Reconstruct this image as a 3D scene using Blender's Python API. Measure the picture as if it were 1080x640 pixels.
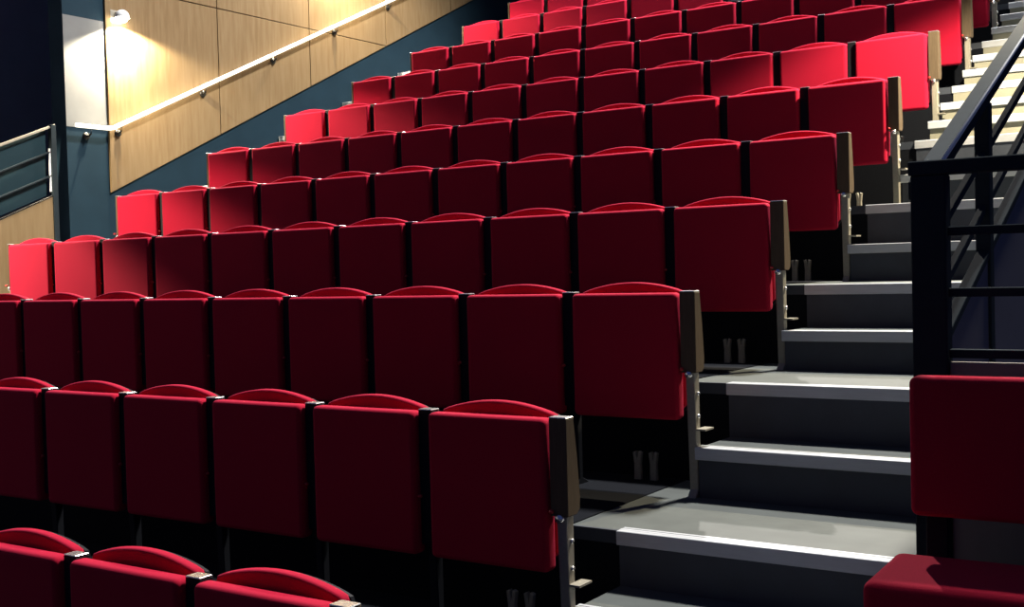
import bpy, bmesh, math, random
from mathutils import Vector, Matrix

for o in list(bpy.data.objects):
    bpy.data.objects.remove(o, do_unlink=True)
scn = bpy.context.scene
C = scn.collection
EYE = 1.62                      # eye height above the lowest floor; every height below adds it

# ------------------------------------------------------------------ camera
fw = Vector((-0.5523, 0.8331, -0.0298)).normalized()
YAW, PIT, ROL, F = -.5854, -.0298, -.0269, 1239.05
fw = Vector((math.sin(YAW)*math.cos(PIT), math.cos(YAW)*math.cos(PIT), math.sin(PIT)))
rt = fw.cross(Vector((0, 0, 1))).normalized(); up = rt.cross(fw)
r2 = rt*math.cos(ROL)+up*math.sin(ROL); u2 = -rt*math.sin(ROL)+up*math.cos(ROL)
cd = bpy.data.cameras.new('camera'); cam = bpy.data.objects.new('camera', cd); C.objects.link(cam)
cd.sensor_width = 36; cd.lens = F/1080*36; cd.clip_start = .05
m = Matrix((r2, u2, -fw)).transposed().to_4x4(); m.translation = Vector((7.8927, 0, EYE))
cam.matrix_world = m
scn.camera = cam

# ------------------------------------------------------------------ world, exposure, key lights
vs = scn.view_settings
vs.view_transform = 'Standard'; vs.look = 'None'; vs.gamma = 1; vs.use_curve_mapping = False
vs.exposure = 0.0
w = bpy.data.worlds.new('world'); scn.world = w; w.use_nodes = True
w.node_tree.nodes['Background'].inputs[0].default_value = (.22, .34, 1.0, 1)
w.node_tree.nodes['Background'].inputs[1].default_value = .095

def light(name, kind, loc, energy, col, aim=None, **kw):
    l = bpy.data.lights.new(name, kind); l.energy = energy; l.color = col
    for k, v in kw.items(): setattr(l, k, v)
    o = bpy.data.objects.new(name, l); C.objects.link(o); o.location = loc
    if aim is not None:
        o.rotation_euler = (Vector(aim)-Vector(loc)).to_track_quat('-Z', 'Y').to_euler()
    return o
# house spotlights high above the rear right of the hall and above the rear left
light('house_spotlight', 'SPOT', (7.2, 10.4, 12.5+EYE), 18500, (1, .97, .93), (3.5, 6, EYE),
      spot_size=math.radians(80), spot_blend=.3, shadow_soft_size=.7)
light('house_spotlight_left', 'SPOT', (1.5, 14.5, 8.5+EYE), 6000, (1, .93, .86), (5.5, 3.0, EYE),
      spot_size=math.radians(70), spot_blend=.5, shadow_soft_size=.06)

# ------------------------------------------------------------------ materials
def mat(name, col, rough=.6, metal=0, spec=.5, noise=0, scale=40, bump=0, sheen=0, emit=None, stretch=None, col2=None):
    m = bpy.data.materials.new(name); m.use_nodes = True
    nt = m.node_tree; b = nt.nodes['Principled BSDF']
    b.inputs['Base Color'].default_value = (*col, 1)
    b.inputs['Roughness'].default_value = rough; b.inputs['Metallic'].default_value = metal
    b.inputs['Specular IOR Level'].default_value = spec
    if sheen:
        b.inputs['Sheen Weight'].default_value = sheen; b.inputs['Sheen Roughness'].default_value = .7
        b.inputs['Sheen Tint'].default_value = (.85, .30, .85, 1)
    if emit:
        b.inputs['Emission Color'].default_value = (*emit[0], 1); b.inputs['Emission Strength'].default_value = emit[1]
    if noise or bump or col2:
        tc = nt.nodes.new('ShaderNodeTexCoord'); mp = nt.nodes.new('ShaderNodeMapping')
        nt.links.new(tc.outputs['Object'], mp.inputs[0])
        if stretch: mp.inputs['Scale'].default_value = stretch
        n = nt.nodes.new('ShaderNodeTexNoise'); n.inputs['Scale'].default_value = scale; n.inputs['Detail'].default_value = 5
        nt.links.new(mp.outputs[0], n.inputs['Vector'])
        if noise or col2:
            r = nt.nodes.new('ShaderNodeValToRGB')
            r.color_ramp.elements[0].position = .3; r.color_ramp.elements[1].position = .7
            c2 = col2 or tuple(min(1, c*(1+noise)) for c in col)
            c1 = col if col2 else tuple(c*(1-noise) for c in col)
            r.color_ramp.elements[0].color = (*c1, 1); r.color_ramp.elements[1].color = (*c2, 1)
            nt.links.new(n.outputs['Fac'], r.inputs[0]); nt.links.new(r.outputs[0], b.inputs['Base Color'])
        if bump:
            bp = nt.nodes.new('ShaderNodeBump'); bp.inputs['Strength'].default_value = bump; bp.inputs['Distance'].default_value = .003
            nt.links.new(n.outputs['Fac'], bp.inputs['Height']); nt.links.new(bp.outputs[0], b.inputs['Normal'])
    return m
M = dict(
    velvet=mat('red_velvet', (.42, .0070, .027), .95, spec=.1, noise=.10, scale=260, bump=.2, sheen=.045),
    shell=mat('black_seat_shell', (.008, .009, .012), .7, noise=.1, scale=60, spec=.15),
    laminate=mat('brown_grey_laminate', (.095, .068, .042), .6, spec=.1, noise=.12, scale=14, stretch=(8, 8, 1)),
    steel=mat('grey_painted_steel', (.27, .25, .20), .5, .1, noise=.08, scale=80),
    chrome=mat('polished_steel', (.80, .80, .80), .25, .9, noise=.03, scale=80),
    redcap=mat('red_plastic', (.6, .03, .03), .4, noise=.05),
    floor=mat('dark_grey_vinyl', (.074, .084, .080), .7, noise=.12, scale=7, spec=.3),
    shading=mat('black_blue_shading', (.006, .007, .010), .95, noise=.2, scale=150, spec=.1),
    grey=mat('pale_grey_wall_tone', (.15, .155, .155), .8, spec=.1, noise=.08, scale=4),
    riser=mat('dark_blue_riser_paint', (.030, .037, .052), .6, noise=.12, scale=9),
    upper=mat('beige_grey_lamplit_riser', (.25, .24, .18), .6, noise=.08, scale=9),
    nosing=mat('brushed_aluminium_nosing', (.46, .48, .51), .45, .1, noise=.06, scale=30, stretch=(.3, 4, 4)),
    groove=mat('black_rubber', (.01, .01, .01), .8, noise=.1),
    wood=mat('pale_birch_panelling', (.165, .108, .052), .7, spec=.1, scale=5, stretch=(6, 6, .6), col2=(.205, .142, .075)),
    darkwood=mat('brown_grey_board', (.17, .145, .13), .6, noise=.12, scale=5, stretch=(2, 2, .6)),
    teal=mat('blue_grey_wall_paint', (.011, .027, .041), .8, spec=.08, noise=.10, scale=4),
    navy=mat('navy_wall_paint', (.55, .50, .50), .8, noise=.06, scale=3),
    rail=mat('dark_blue_grey_railing_paint', (.019, .026, .031), .8, spec=.03, noise=.08, scale=20),
    infill=mat('dark_violet_grey_board', (.075, .070, .085), .7, noise=.06, scale=6),
    handrail=mat('glowing_white_handrail', (.95, .93, .88), .3, noise=.02, scale=30, emit=((1, .93, .78), 1.6)),  # emission added so the white rail stays bright
    bracket=mat('black_iron', (.02, .018, .016), .4, .5, noise=.1),
    pane=mat('teal_tinted_pane', (.010, .030, .038), .5, spec=.2, noise=.03),
    white=mat('pale_enamel', (.8, .82, .82), .35, noise=.02),
    lamp=mat('lit_lamp_glass', (1, 1, 1), .5, noise=.01, emit=((1, .90, .70), 75)),
)

# ------------------------------------------------------------------ helpers
def obj(name, bm, m, parent=None, smooth=False, loc=None):
    me = bpy.data.meshes.new(name)
    bmesh.ops.recalc_face_normals(bm, faces=bm.faces); bm.to_mesh(me); bm.free()
    for mm in (m if isinstance(m, (list, tuple)) else [m]): me.materials.append(mm)
    if smooth:
        for p in me.polygons: p.use_smooth = p.area < .03
    o = bpy.data.objects.new(name, me); C.objects.link(o)
    if parent: o.parent = parent
    if loc: o.location = loc
    return o
def box(bm, x0, x1, y0, y1, z0, z1, bev=0, seg=2, mi=0):
    t = bmesh.new()
    v = [t.verts.new((x, y, z)) for x in (x0, x1) for y in (y0, y1) for z in (z0, z1)]
    for f in ((0, 1, 3, 2), (4, 6, 7, 5), (0, 4, 5, 1), (2, 3, 7, 6), (0, 2, 6, 4), (1, 5, 7, 3)):
        t.faces.new([v[i] for i in f])
    bmesh.ops.recalc_face_normals(t, faces=t.faces)
    if bev: bmesh.ops.bevel(t, geom=t.edges[:], offset=bev, segments=seg, affect='EDGES', profile=.5)
    for f in t.faces: f.material_index = mi
    merge(bm, t)
def merge(bm, t):
    me = bpy.data.meshes.new('tmp'); t.to_mesh(me); t.free(); bm.from_mesh(me); bpy.data.meshes.remove(me)
def prism(bm, pts, axis, a, b, bev=0, seg=2, mi=0):
    """outline pts in the plane across `axis`, extruded from a to b"""
    t = bmesh.new()
    def P(p, c):
        return {0: (c, p[0], p[1]), 1: (p[0], c, p[1]), 2: (p[0], p[1], c)}[axis]
    A = [t.verts.new(P(p, a)) for p in pts]; B = [t.verts.new(P(p, b)) for p in pts]
    n = len(pts)
    fa = t.faces.new(A); fb = t.faces.new(B[::-1])
    for i in range(n): t.faces.new((A[i], B[i], B[(i+1) % n], A[(i+1) % n]))
    bmesh.ops.recalc_face_normals(t, faces=t.faces)
    if bev:
        ed = [e for e in t.edges if (fa in e.link_faces or fb in e.link_faces)]
        bmesh.ops.bevel(t, geom=ed, offset=bev, segments=seg, affect='EDGES', profile=.5)
    for f in t.faces: f.material_index = mi
    merge(bm, t)
def tube(bm, pts, r, n=12, caps=True):
    pts = [Vector(p) for p in pts]; rings = []
    for i, p in enumerate(pts):
        d = (pts[min(i+1, len(pts)-1)]-pts[max(i-1, 0)]).normalized()
        a = d.cross(Vector((0, 0, 1)) if abs(d.z) < .9 else Vector((1, 0, 0))).normalized(); b = d.cross(a)
        rr = r[i] if isinstance(r, (list, tuple)) else r
        rings.append([bm.verts.new(p+a*math.cos(2*math.pi*k/n)*rr+b*math.sin(2*math.pi*k/n)*rr) for k in range(n)])
    for A, B in zip(rings, rings[1:]):
        for k in range(n): bm.faces.new((A[k], A[(k+1) % n], B[(k+1) % n], B[k]))
    if caps: bm.faces.new(rings[0]); bm.faces.new(rings[-1][::-1])
def rrect(x0, x1, z0, z1, r, n=5):
    pts = []
    for cx, cz, a0 in ((x1-r, z1-r, 0), (x0+r, z1-r, 90), (x0+r, z0+r, 180), (x1-r, z0+r, 270)):
        for k in range(n+1):
            a = math.radians(a0+90*k/n); pts.append((cx+r*math.cos(a), cz+r*math.sin(a)))
    return pts
def empty(name, loc, label, cat, group=None):
    o = bpy.data.objects.new(name, None); C.objects.link(o); o.location = loc; o.empty_display_size = .1
    o['label'] = label; o['category'] = cat
    if group: o['group'] = group
    return o
def struct(name, bm, m, label=None, parent=None):
    o = obj(name, bm, m, parent); o['kind'] = 'structure'
    if label: o['label'] = label
    return o

# ------------------------------------------------------------------ the tiers (heights measured from the eye)
Y = [2.147, 3.205, 4.202, 5.189, 6.169, 7.145, 8.117, 9.096, 10.070, 11.045, 12.020]     # front plane of the folded seats
Z = [-.831, -.490, -.113, .273, .666, 1.076, 1.497, 1.923, 2.354, 2.789, 3.225]          # their top edge
N = [1.53, 2.603, 3.593, 4.571, 5.537, 6.540, 7.590, 8.592, 9.584, 10.643, 11.66, 12.70]  # front edge of each tier
FZ = [-1.62, -1.28, -.923, -.503, -.119, .295, .727, 1.182, 1.635, 2.113, 2.57, 3.02]    # tier floors
Z = [z+EYE for z in Z]; FZ = [z+EYE for z in FZ]
XL, XR = -1.2, 6.93                    # side walls of the raked block
XS = 5.915                             # inner end of the stair nosings
TREAD = .025

bm = bmesh.new(); cp = bmesh.new()
box(bm, -6, 13, -6, N[1], -.2, 0)
box(cp, -6, 13, -6, N[1]-.0125, 0, .004)
box(bm, -4, XL-.2, N[1], 15, -.2, 0)
for r in range(1, 12):
    y1 = N[r+1] if r < 11 else 15
    x1 = 12 if r == 1 else XR
    box(bm, XL, x1, N[r], y1, -.2, FZ[r])
    box(cp, -.13, 5.74 if r > 1 else 11.9, N[r]+.004, y1-.0125, FZ[r], FZ[r]+.004)  # near-black sheet in place of shade, cuts bounce onto the seats
fl = struct('floor', bm, M['floor'], 'dark stepped floor tiers under the rows of red seats')
struct('floor_4', cp, M['shading'], 'black blue carpet painted on the tiers under the seats')
# riser faces: painted boards on each tier front
bm = bmesh.new()
for r in range(1, 12):
    x1 = 12 if r == 1 else XR
    box(bm, XL, x1, N[r]-.012, N[r]-.0005, FZ[r-1], FZ[r]-.045)
struct('trim_1', bm, M['shading'], 'dark painted riser boards of the seating tiers')

# aisle steps between the tiers, right and left aisle
steps = []                              # (y, z) of every nosing in the aisle
for r in range(1, 11):
    steps.append((N[r], FZ[r]))
    k = 1 if r < 6 else 2
    for j in range(1, k+1):
        if r < 6: y = N[r]+(N[r+1]-N[r])*.672; z = FZ[r]+(FZ[r+1]-FZ[r])*.47
        else: y = N[r]+(N[r+1]-N[r])*j/3; z = FZ[r]+(FZ[r+1]-FZ[r])*j/3
        steps.append((y, z))
steps.append((N[11], FZ[11]))
def half_steps(name, x0, x1, label):
    bm = bmesh.new()
    for i, (y, z) in enumerate(steps[:-1]):
        if any(abs(y-n) < 1e-6 for n in N): continue
        rr = max(q for q in range(12) if N[q] < y)
        box(bm, x0, x1, y, N[rr+1]-.012, FZ[rr], z)
    return struct(name, bm, M['floor'], label)
half_steps('floor_2', XS+.03, XR, 'dark intermediate steps of the right aisle stair')
half_steps('floor_3', XL, -.12, 'dark intermediate steps of the left aisle stair')
def risers(name, x0, x1, label):
    bm = bmesh.new()
    for i, (y, z) in enumerate(steps):
        zb = steps[i-1][1] if i else FZ[0]
        ex = .012 if any(abs(y-n) < 1e-6 for n in N) else 0
        box(bm, x0, x1, y-.010-ex, y-.0005-ex, zb, z-.046, mi=1 if y > 7.7 else 0)  # upper flight: lamp light put into a paler riser colour
    return struct(name, bm, [M['riser'], M['upper']], label)
risers('trim_2', XS+.03, XR, 'riser faces of the right aisle stair, lamp light painted in on the upper flight')
risers('trim_3', XL, -.12, 'riser faces of the left aisle stair, lamp light painted in on the upper flight')
tn = 4
for side, (x0, x1) in (('right', (XS+.02, XR-.02)), ('left', (XL+.02, -.14))):
    for i, (y, z) in enumerate(steps):
        bm = bmesh.new()
        # angle profile with a black groove along the top
        box(bm, x0, x1, y-.026, y+.002, z-.046, z+.003, .002, 1)
        box(bm, x0, x1, y+.002, y+.020, z, z+.003)
        box(bm, x0, x1, y+.020, y+.026, z, z+.001, mi=1)
        box(bm, x0, x1, y+.026, y+.042, z, z+.003)
        o = struct('trim_%d' % tn, bm, [M['nosing'], M['groove']], 'grey metal nosing along a step edge of the %s aisle' % side); tn += 1
# thin edge of the tier floor where it runs on under the seats
bm = bmesh.new()
for r in range(1, 12):
    box(bm, XL if r > 1 else XL, XS+.018, N[r]-.013, N[r]+.003, FZ[r]-.045, FZ[r]+.0015, 0)
struct('trim_%d' % tn, bm, M['riser'], 'dark edging of the tier floors in front of the seats'); tn += 1

# ------------------------------------------------------------------ walls
bm = bmesh.new()
box(bm, XL-.2, XL, 6.6, 15, -.2, 11)
wl = struct('wall_left', bm, M['teal'], 'blue grey side wall behind the wooden panelling')
bm = bmesh.new(); box(bm, XL, XL+.004, 6.6, 7.034, 1.375+EYE, 2.37+EYE)  # pale grey rectangle on the wall end, from the handrail upward
obj('pale_grey_area', bm, M['grey'], wl)
joints = [7.04, 8.405, 9.755, 11.09, 12.43, 13.77, 15]
HJ = 2.72+EYE
def zb(y): return .80+.474*(y-7.04)+EYE
for a, b in zip(joints, joints[1:]):
    g = .005
    a += g; b -= g
    for lo, hi in ((None, HJ-g), (HJ+g, 7)):
        pts = None
        if lo is None:
            if zb(a) < hi:
                if zb(b) < hi: pts = [(a, zb(a)), (b, zb(b)), (b, hi), (a, hi)]
                else:
                    yc = 7.04+(hi-EYE-.80)/.474; pts = [(a, zb(a)), (yc, hi), (a, hi)]
        else:
            if zb(b) <= lo: pts = [(a, lo), (b, lo), (b, 7), (a, 7)]
            elif zb(a) <= lo:
                yc = 7.04+(lo-EYE-.80)/.474; pts = [(a, lo), (yc, lo), (b, zb(b)), (b, 7), (a, 7)]
            else: pts = [(a, zb(a)), (b, zb(b)), (b, 7), (a, 7)]
        if pts:
            bm = bmesh.new(); prism(bm, pts, 0, XL, XL+.022, .0015, 1)
            obj('wood_panel', bm, M['wood'], wl)
bm = bmesh.new(); box(bm, -4.2, -4, -6, 15, -.2, 7)
struct('wall_far_left', bm, M['navy'], 'dark navy wall beyond the left guard railing')
bm = bmesh.new(); box(bm, -4, 13, 15, 15.2, -.2, 7)
struct('wall_back', bm, M['navy'], 'dark navy wall behind the top row')
bm = bmesh.new(); box(bm, XR+.12, XR+.3, 6.6, 14.9, -.2, 2.62+EYE)  # added unseen wall, kept low so the house spotlight passes over
struct('wall_right_added', bm, M['teal'], 'added unseen low blue grey wall on the right of the stair')

# ------------------------------------------------------------------ wall lamps
def wall_lamp(loc, sx, label, e, tilt=math.radians(7), sz=150):
    t = empty('wall_lamp', loc, label, 'lamp', 'wall lamps lighting the aisles')
    bm = bmesh.new(); box(bm, -.012, .012, -.06, .06, -.05, .07, .004); bm.transform(Matrix.Translation((-.10*sx, 0, 0)))
    obj('back_plate', bm, M['steel'], t)
    bm = bmesh.new(); box(bm, min(-.09*sx, -.02*sx), max(-.09*sx, -.02*sx), -.012, .012, .03, .05); obj('arm', bm, M['steel'], t)
    bm = bmesh.new(); bmesh.ops.create_uvsphere(bm, u_segments=24, v_segments=14, radius=.056)
    obj('glass_globe', bm, M['lamp'], t, True)
    bm = bmesh.new(); tube(bm, [(0, 0, -.012)]+[(0, 0, .064*math.sin(math.radians(a))) for a in (0, 15, 30, 45, 60, 75, 89)], [.066]+[.066*math.cos(math.radians(a)) for a in (0, 15, 30, 45, 60, 75, 89)], 24, False)
    obj('lamp_shade', bm, M['white'], t, True)
    l = bpy.data.lights.new('lamp_light', 'SPOT'); l.energy = e; l.color = (1, .86, .62)
    l.spot_size = math.radians(sz); l.spot_blend = .25; l.shadow_soft_size = .03
    o = bpy.data.objects.new('lamp_light', l); C.objects.link(o); o.parent = t; o.location = (0, 0, -.062)
    o.rotation_euler = (tilt, sx*math.radians(3), 0)
    return t
wall_lamp((XL+.112, 7.16, 2.42+EYE), 1, 'glowing wall lamp above the white handrail on the left wall', 900)
wall_lamp((XL+.112, 10.15, 3.80+EYE), 1, 'upper wall lamp further up the panelled left wall', 900)
wall_lamp((XR+.12-.102, 7.20, 2.42+EYE), -1, 'wall lamp on the right wall beside the stair', 1150, tilt=math.radians(11), sz=142)
# added unseen pier, there only to carry the lowest left lamp
bm = bmesh.new(); box(bm, XL-.2, XL, 3.2, 4.6, -.2, 3.2+EYE)
struct('wall_left_added_pier', bm, M['teal'], 'added unseen blue grey pier left of the lower rows')
wall_lamp((XL+.112, 4.25, 1.35+EYE), 1, 'lowest wall lamp on the pier left of the front rows', 1050, tilt=math.radians(25), sz=132)

# ------------------------------------------------------------------ seats
W, PW = .54, .478
ordn = ['first', 'second', 'third', 'fourth', 'fifth', 'sixth', 'seventh', 'eighth', 'ninth', 'tenth', 'eleventh']
def arch(x0, x1, z0, ze, zp, r=.012, n=14):
    """back outline: straight sides, arched top"""
    pts = [(x0+.02, z0), (x1-.02, z0), (x1, z0+.02), (x1, ze-.015)]
    for k in range(n+1):
        s = k/n; x = x1-(x1-x0)*s
        x = min(max(x, x0+.006), x1-.006)
        pts.append((x, ze+(zp-ze)*(1-(2*s-1)**2)))
    pts += [(x0, ze-.015), (x0, z0+.02)]
    return pts
def standard_mesh(x0, x1, h, end, low=.315):
    """side standard: slim body widening downward, then a leg and a foot (front at y=.0)"""
    d = bmesh.new()
    y0 = .012 if end else .03
    prism(d, [(y0, h+.002), (y0+.05, h+.002), (y0+.068, h-.12), (y0+.082, h-.26), (y0+.078, h-low+.015), (y0+.06, h-low), (y0, h-low)], 0, x0, x1, .003, 1)
    return d
def make_seat(h, left_end, right_end):
    t = bpy.data.objects.new('theatre_seat', None); C.objects.link(t); t.empty_display_size = .1
    zb_ = h-.505
    bm = bmesh.new()
    prism(bm, rrect(0, PW, zb_, h, .02), 1, 0, .064, .018, 4)
    s = obj('seat_cushion', bm, M['velvet'], t, True)
    bm = bmesh.new(); box(bm, .04, PW-.04, .064, .070, zb_+.05, h-.06, .002, 1); obj('seat_board', bm, M['shell'], s)
    bm = bmesh.new(); prism(bm, arch(.006, PW-.006, max(.20, h-.47), h+.004, h+.043), 1, .078, .116, .010, 3)
    b = obj('backrest', bm, M['velvet'], t, True)
    bm = bmesh.new(); prism(bm, arch(.004, PW-.004, max(.19, h-.48), h-.004, h+.035), 1, .114, .132, .003, 1)
    obj('back_shell', bm, M['shell'], b)
    sides = [(PW+.002, W-.002, False)] if not right_end else [(PW+.010, PW+.076, True)]
    if left_end: sides.append((-.028, -.006, True))
    for x0, x1, end in sides:
        a = obj('side_standard', standard_mesh(x0, x1, h, end, .315 if end else .47), M['laminate'] if end else M['shell'], t)
        y0 = .012 if end else .03
        bm = bmesh.new(); box(bm, x0, x1, y0, y0+.048, h+.0022, h+.007, .002, 1); obj('cap', bm, M['chrome'], a)
        xm = (x0+x1)/2
        bm = bmesh.new(); prism(bm, [(y0+.012, h-.314), (y0+.06, h-.314), (y0+.06, .03), (y0+.12, .0), (y0-.0, .0), (y0+.03, .03)], 0, xm-.018, xm+.018, .003, 1)
        obj('leg', bm, M['steel'] if end else M['shell'], t)
        bm = bmesh.new(); tube(bm, [(xm-.026, y0+.004, h-.30), (xm-.026, y0-.012, h-.30)], .007, 10); obj('hinge_pin', bm, M['redcap'], a, True)
        if end:
            bm = bmesh.new(); tube(bm, [(xm, y0+.05, h-.322), (xm, y0-.008, h-.322)], .013, 12); obj('hinge', bm, M['chrome'], a, True)
            xo = x1 if x1 > .3 else x0; sg = 1 if x1 > .3 else -1
            for dz in (.40, .49):
                bm = bmesh.new(); tube(bm, [(xm+sg*.017, y0+.04, h-dz), (xm+sg*.026, y0+.04, h-dz)], .008, 8); obj('bolt', bm, M['chrome'], t, True)
            bm = bmesh.new(); box(bm, min(xm+sg*.018, xm+sg*.058), max(xm+sg*.018, xm+sg*.058), y0+.02, y0+.10, h-.545, h-.538); obj('bracket', bm, M['steel'], t)
    if right_end:      # little forked fixing feet under the end seat, near the riser behind
        for x in (.15, .225):
            bm = bmesh.new()
            prism(bm, [(x-.016, .0), (x+.016, .0), (x+.014, .07), (x+.020, .12), (x+.007, .125), (x, .09), (x-.007, .125), (x-.020, .12), (x-.014, .07)], 1, .27, .292, .002, 1)
            obj('fixing_foot', bm, M['steel'], t)
    return t
def copy_tree(o, parent=None):
    c = o.copy(); C.objects.link(c); c.parent = parent
    for ch in o.children: copy_tree(ch, c)
    return c
vis = {0: range(8, 11), 1: range(5, 11), 2: range(2, 11), 9: [0, 1, 2, 3, 4, 5, 10], 10: [0, 1, 2]}
rowname = ['bottom row', 'second row up', 'third row up', 'fourth row up', 'fifth row up', 'sixth row up', 'seventh row up',
           'eighth row up', 'ninth row up', 'tenth row up', 'eleventh row up, the topmost visible']
for r in range(11):
    protos = {}
    for i in vis.get(r, range(11)):
        kind = 'L' if i == 0 else 'R' if i == 10 else 'M'
        h = Z[r]-FZ[r]
        if kind not in protos:
            t = protos[kind] = make_seat(h, kind == 'L', kind == 'R')
        else:
            t = copy_tree(protos[kind])
        t.location = (i*W, Y[r], FZ[r])
        n = 10-i
        if r in (9, 10) and i < 6 or (r >= 3 and i < 5):
            where = 'at the panelled wall end' if i == 0 else ordn[i]+' from the wall end'
            adj = 'pink-lit' if (r in (3, 4, 6, 7, 9, 10) and i < 2) else 'shaded'
        else:
            where = 'at the stair end' if n == 0 else ordn[n]+' from the stair end'
            adj = 'bright pink-lit' if (r in (6, 7) and n == 0) else 'shaded'
        t['label'] = '%s folded red seat %s, %s' % (adj, where, rowname[r])
        t['category'] = 'seat'
        t['group'] = 'folded red theatre seats in raked rows'

# the seat right of the stair with its cushion folded down
sx, sy, sf = 6.975, 3.30, FZ[1]
t = empty('theatre_seat', (sx, sy, sf), 'red seat with cushion folded down, in the lower right corner by the stair', 'seat')
t.rotation_euler = (0, 0, math.radians(2))
bm = bmesh.new(); prism(bm, rrect(.035, .575, .565, .952, .022), 1, 0, .075, .016, 3); b = obj('backrest', bm, M['velvet'], t, True)
bm = bmesh.new(); box(bm, .06, .55, .077, .09, .58, .93, .004, 1); obj('back_shell', bm, M['shell'], b)
bm = bmesh.new(); box(bm, -.015, .60, -.33, .035, .34, .455, .026, 4); c = obj('seat_cushion', bm, M['velvet'], t, True)
bm = bmesh.new(); box(bm, .03, .55, -.34, .0, .325, .339, .003, 1); obj('seat_board', bm, M['shell'], c)
for x in (.0, .545):
    bm = bmesh.new(); box(bm, x, x+.035, -.06, .045, 0, .33, .004, 1)
    obj('leg', bm, M['steel'], t)
bm = bmesh.new(); tube(bm, [(.02, -.27, .315), (.02, -.32, .28), (.02, -.30, .22), (.02, -.25, .19), (.02, -.061, .18)], .011, 10); obj('hinge', bm, M['chrome'], t, True)
bm = bmesh.new(); box(bm, .06, .12, .076, .10, .20, .62, .003, 1); obj('back_support', bm, M['shell'], t)
bm = bmesh.new(); box(bm, .46, .52, .076, .10, .20, .62, .003, 1); obj('back_support', bm, M['shell'], t)

# ------------------------------------------------------------------ handrail on the left wall
hx = XL+.085
def hz(y): return 1.38+EYE if y < 7.02 else 1.38+EYE+(y-7.02)*.4585
t = empty('handrail', (hx, 7.02, 1.38+EYE), 'bright white handrail running up along the panelled left wall', 'handrail')
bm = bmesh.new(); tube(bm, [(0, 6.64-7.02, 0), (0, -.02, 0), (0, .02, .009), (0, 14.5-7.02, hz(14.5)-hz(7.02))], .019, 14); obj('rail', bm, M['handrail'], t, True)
for y in (6.80, 7.13, 8.17, 9.17, 10.16, 11.13, 12.1, 13.1):
    z = hz(y)-hz(7.02); yy = y-7.02
    bm = bmesh.new()
    tube(bm, [(-.062 if y > 7.04 else -.084, yy, z-.075), (-.035, yy, z-.080), (-.008, yy, z-.065), (0, yy, z-.018)], .008, 10)
    bk = obj('bracket', bm, M['bracket'], t, True)
    bm = bmesh.new(); tube(bm, [(-.062 if y > 7.04 else -.084, yy, z-.078), (-.047 if y > 7.04 else -.069, yy, z-.078)], .034, 18); obj('wall_disc', bm, M['bracket'], bk, True)

# ------------------------------------------------------------------ left guard railing with wooden lower panel
gx = XL-.02
def gl(y): return 1.385+EYE+(y-6.49)*.40
t = empty('guard_railing', (gx, 6.49, .0), 'dark metal guard railing above a wood panel at the left edge', 'railing')
bm = bmesh.new(); box(bm, -.025, .025, -.05, .0, .0, gl(6.49)-.01, .002, 1); obj('post', bm, M['rail'], t)
bm = bmesh.new(); box(bm, -.025, .025, 4.66-6.49, 4.71-6.49, .0, gl(4.68)-.01, .002, 1); obj('post', bm, M['rail'], t)
def sloped(x0, x1, y0, y1, z0, z1, hgt):
    bm = bmesh.new()
    prism(bm, [(y0, z0-hgt), (y1, z1-hgt), (y1, z1), (y0, z0)], 0, x0, x1, .002, 1); return bm
ya, yb = 4.66, 6.49
obj('top_rail', sloped(-.016, .016, ya-6.49, 0, gl(ya), gl(yb), .022), M['steel'], t)
for d in (.24, .45):
    obj('mid_rail', sloped(-.012, .012, ya-6.49, -.05, gl(ya)-d, gl(yb)-d, .016), M['rail'], t)
bm = bmesh.new(); prism(bm, [(ya-6.44, .0), (-.055, .0), (-.055, gl(yb)-.645), (ya-6.44, gl(ya)-.645)], 0, -.02, .02, .002, 1)
obj('wood_panel', bm, M['wood'], t)
bm = bmesh.new(); prism(bm, [(ya-6.44, gl(ya)-.60), (-.075, gl(yb)-.63), (-.075, gl(yb)-.05), (ya-6.44, gl(ya)-.05)], 0, -.034, -.026)
obj('pane', bm, M['pane'], t)
bm = bmesh.new(); box(bm, .0, .012, -.068, -.052, gl(yb)-.60, gl(yb)-.22, .001, 1); obj('pale_strip', bm, M['white'], t)  # narrow pale upright beside the post
obj('edge_strip', sloped(-.022, .022, ya-6.44, -.055, gl(ya)-.63, gl(yb)-.63, .012), M['bracket'], t)

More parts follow.
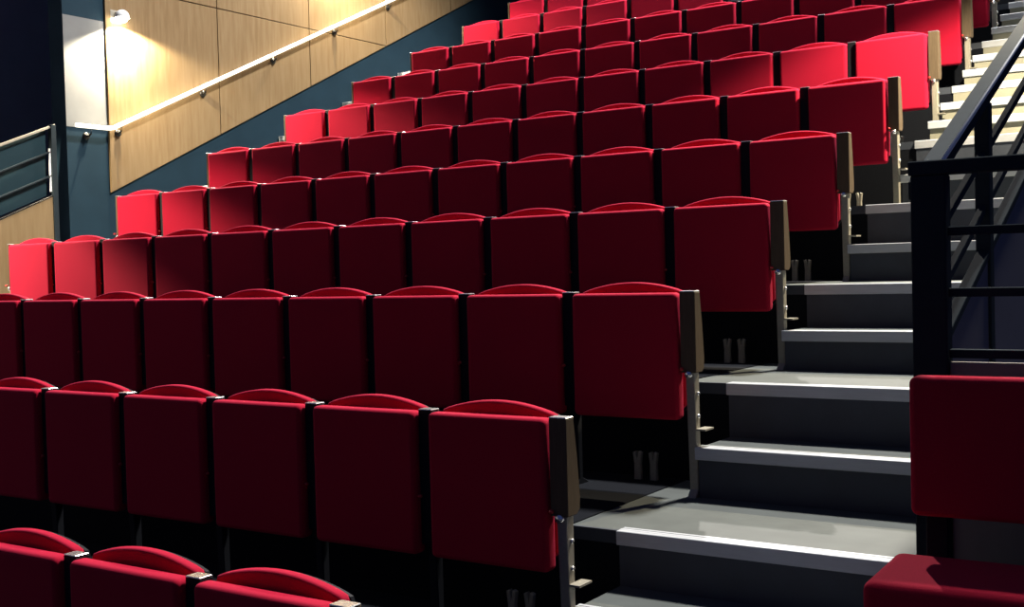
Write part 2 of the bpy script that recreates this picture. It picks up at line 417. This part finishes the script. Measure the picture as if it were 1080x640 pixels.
# ------------------------------------------------------------------ stair balustrade on the right of the aisle
def nos(y): return -.923+EYE+(y-3.593)*.426
bx = 6.955
t = empty('stair_balustrade', (bx, 3.63, 0), 'dark sloping balustrade climbing beside the stair on the right', 'railing')
L = 9.4
def seg(name, d, hgt, x0, x1, m, ys=3.66, ye=L):
    return obj(name, sloped(x0, x1, ys-3.63, ye-3.63, nos(ys)+d, nos(ye)+d, hgt), m, t)
seg('top_rail', 1.125, .055, -.03, .03, M['rail'])
bm = bmesh.new(); tube(bm, [(.031, 3.70-3.63, nos(3.70)+1.122), (.031, L-3.63, nos(L)+1.122)], .0065, 10); obj('edge_highlight', bm, M['white'], t, True)  # pale bar standing in for the highlight along the rail edge
for d in (.895, .70): seg('mid_rail', d, .03, -.012, .012, M['rail'], ye=L)
seg('mid_rail', .535, .03, -.022, .022, M['rail'])
bm = bmesh.new(); prism(bm, [(.07, .0), (L-3.63, .0), (L-3.63, nos(L)+.505), (.07, nos(3.70)+.505)], 0, -.015, .015, .002, 1)
obj('infill_panel', bm, M['infill'], t)
for y in (4.58, 5.83, 7.08, 8.33):
    bm = bmesh.new(); box(bm, -.026, .026, y-3.63-.03, y-3.63+.03, .0, nos(y)+1.065, .003, 1); obj('post', bm, M['rail'], t)

# ------------------------------------------------------------------ landing guard behind the right-hand seat
t = empty('landing_guard', (7.0, 3.63, 0), 'dark flat-topped guard rail with brown panel behind the lower right seat', 'railing')
gz = .272+EYE
bm = bmesh.new(); box(bm, -.045, .055, -.065, .0, 0, gz-.03, .004, 1); obj('post', bm, M['rail'], t)
bm = bmesh.new(); box(bm, 1.75, 1.81, -.065, .0, 0, gz-.03, .004, 1); obj('post', bm, M['rail'], t)
bm = bmesh.new(); box(bm, -.05, 1.81, -.07, .005, gz-.03, gz+.012, .003, 1); obj('top_rail', bm, M['rail'], t)
for z in (.075, -.105, -.285):
    bm = bmesh.new(); box(bm, .056, 1.749, -.045, -.02, z+EYE-.013, z+EYE+.013, .002, 1); obj('mid_rail', bm, M['rail'], t)
bm = bmesh.new(); box(bm, .056, 1.749, -.048, -.018, FZ[1], -.31+EYE, .003, 1); obj('lower_panel', bm, M['darkwood'], t)
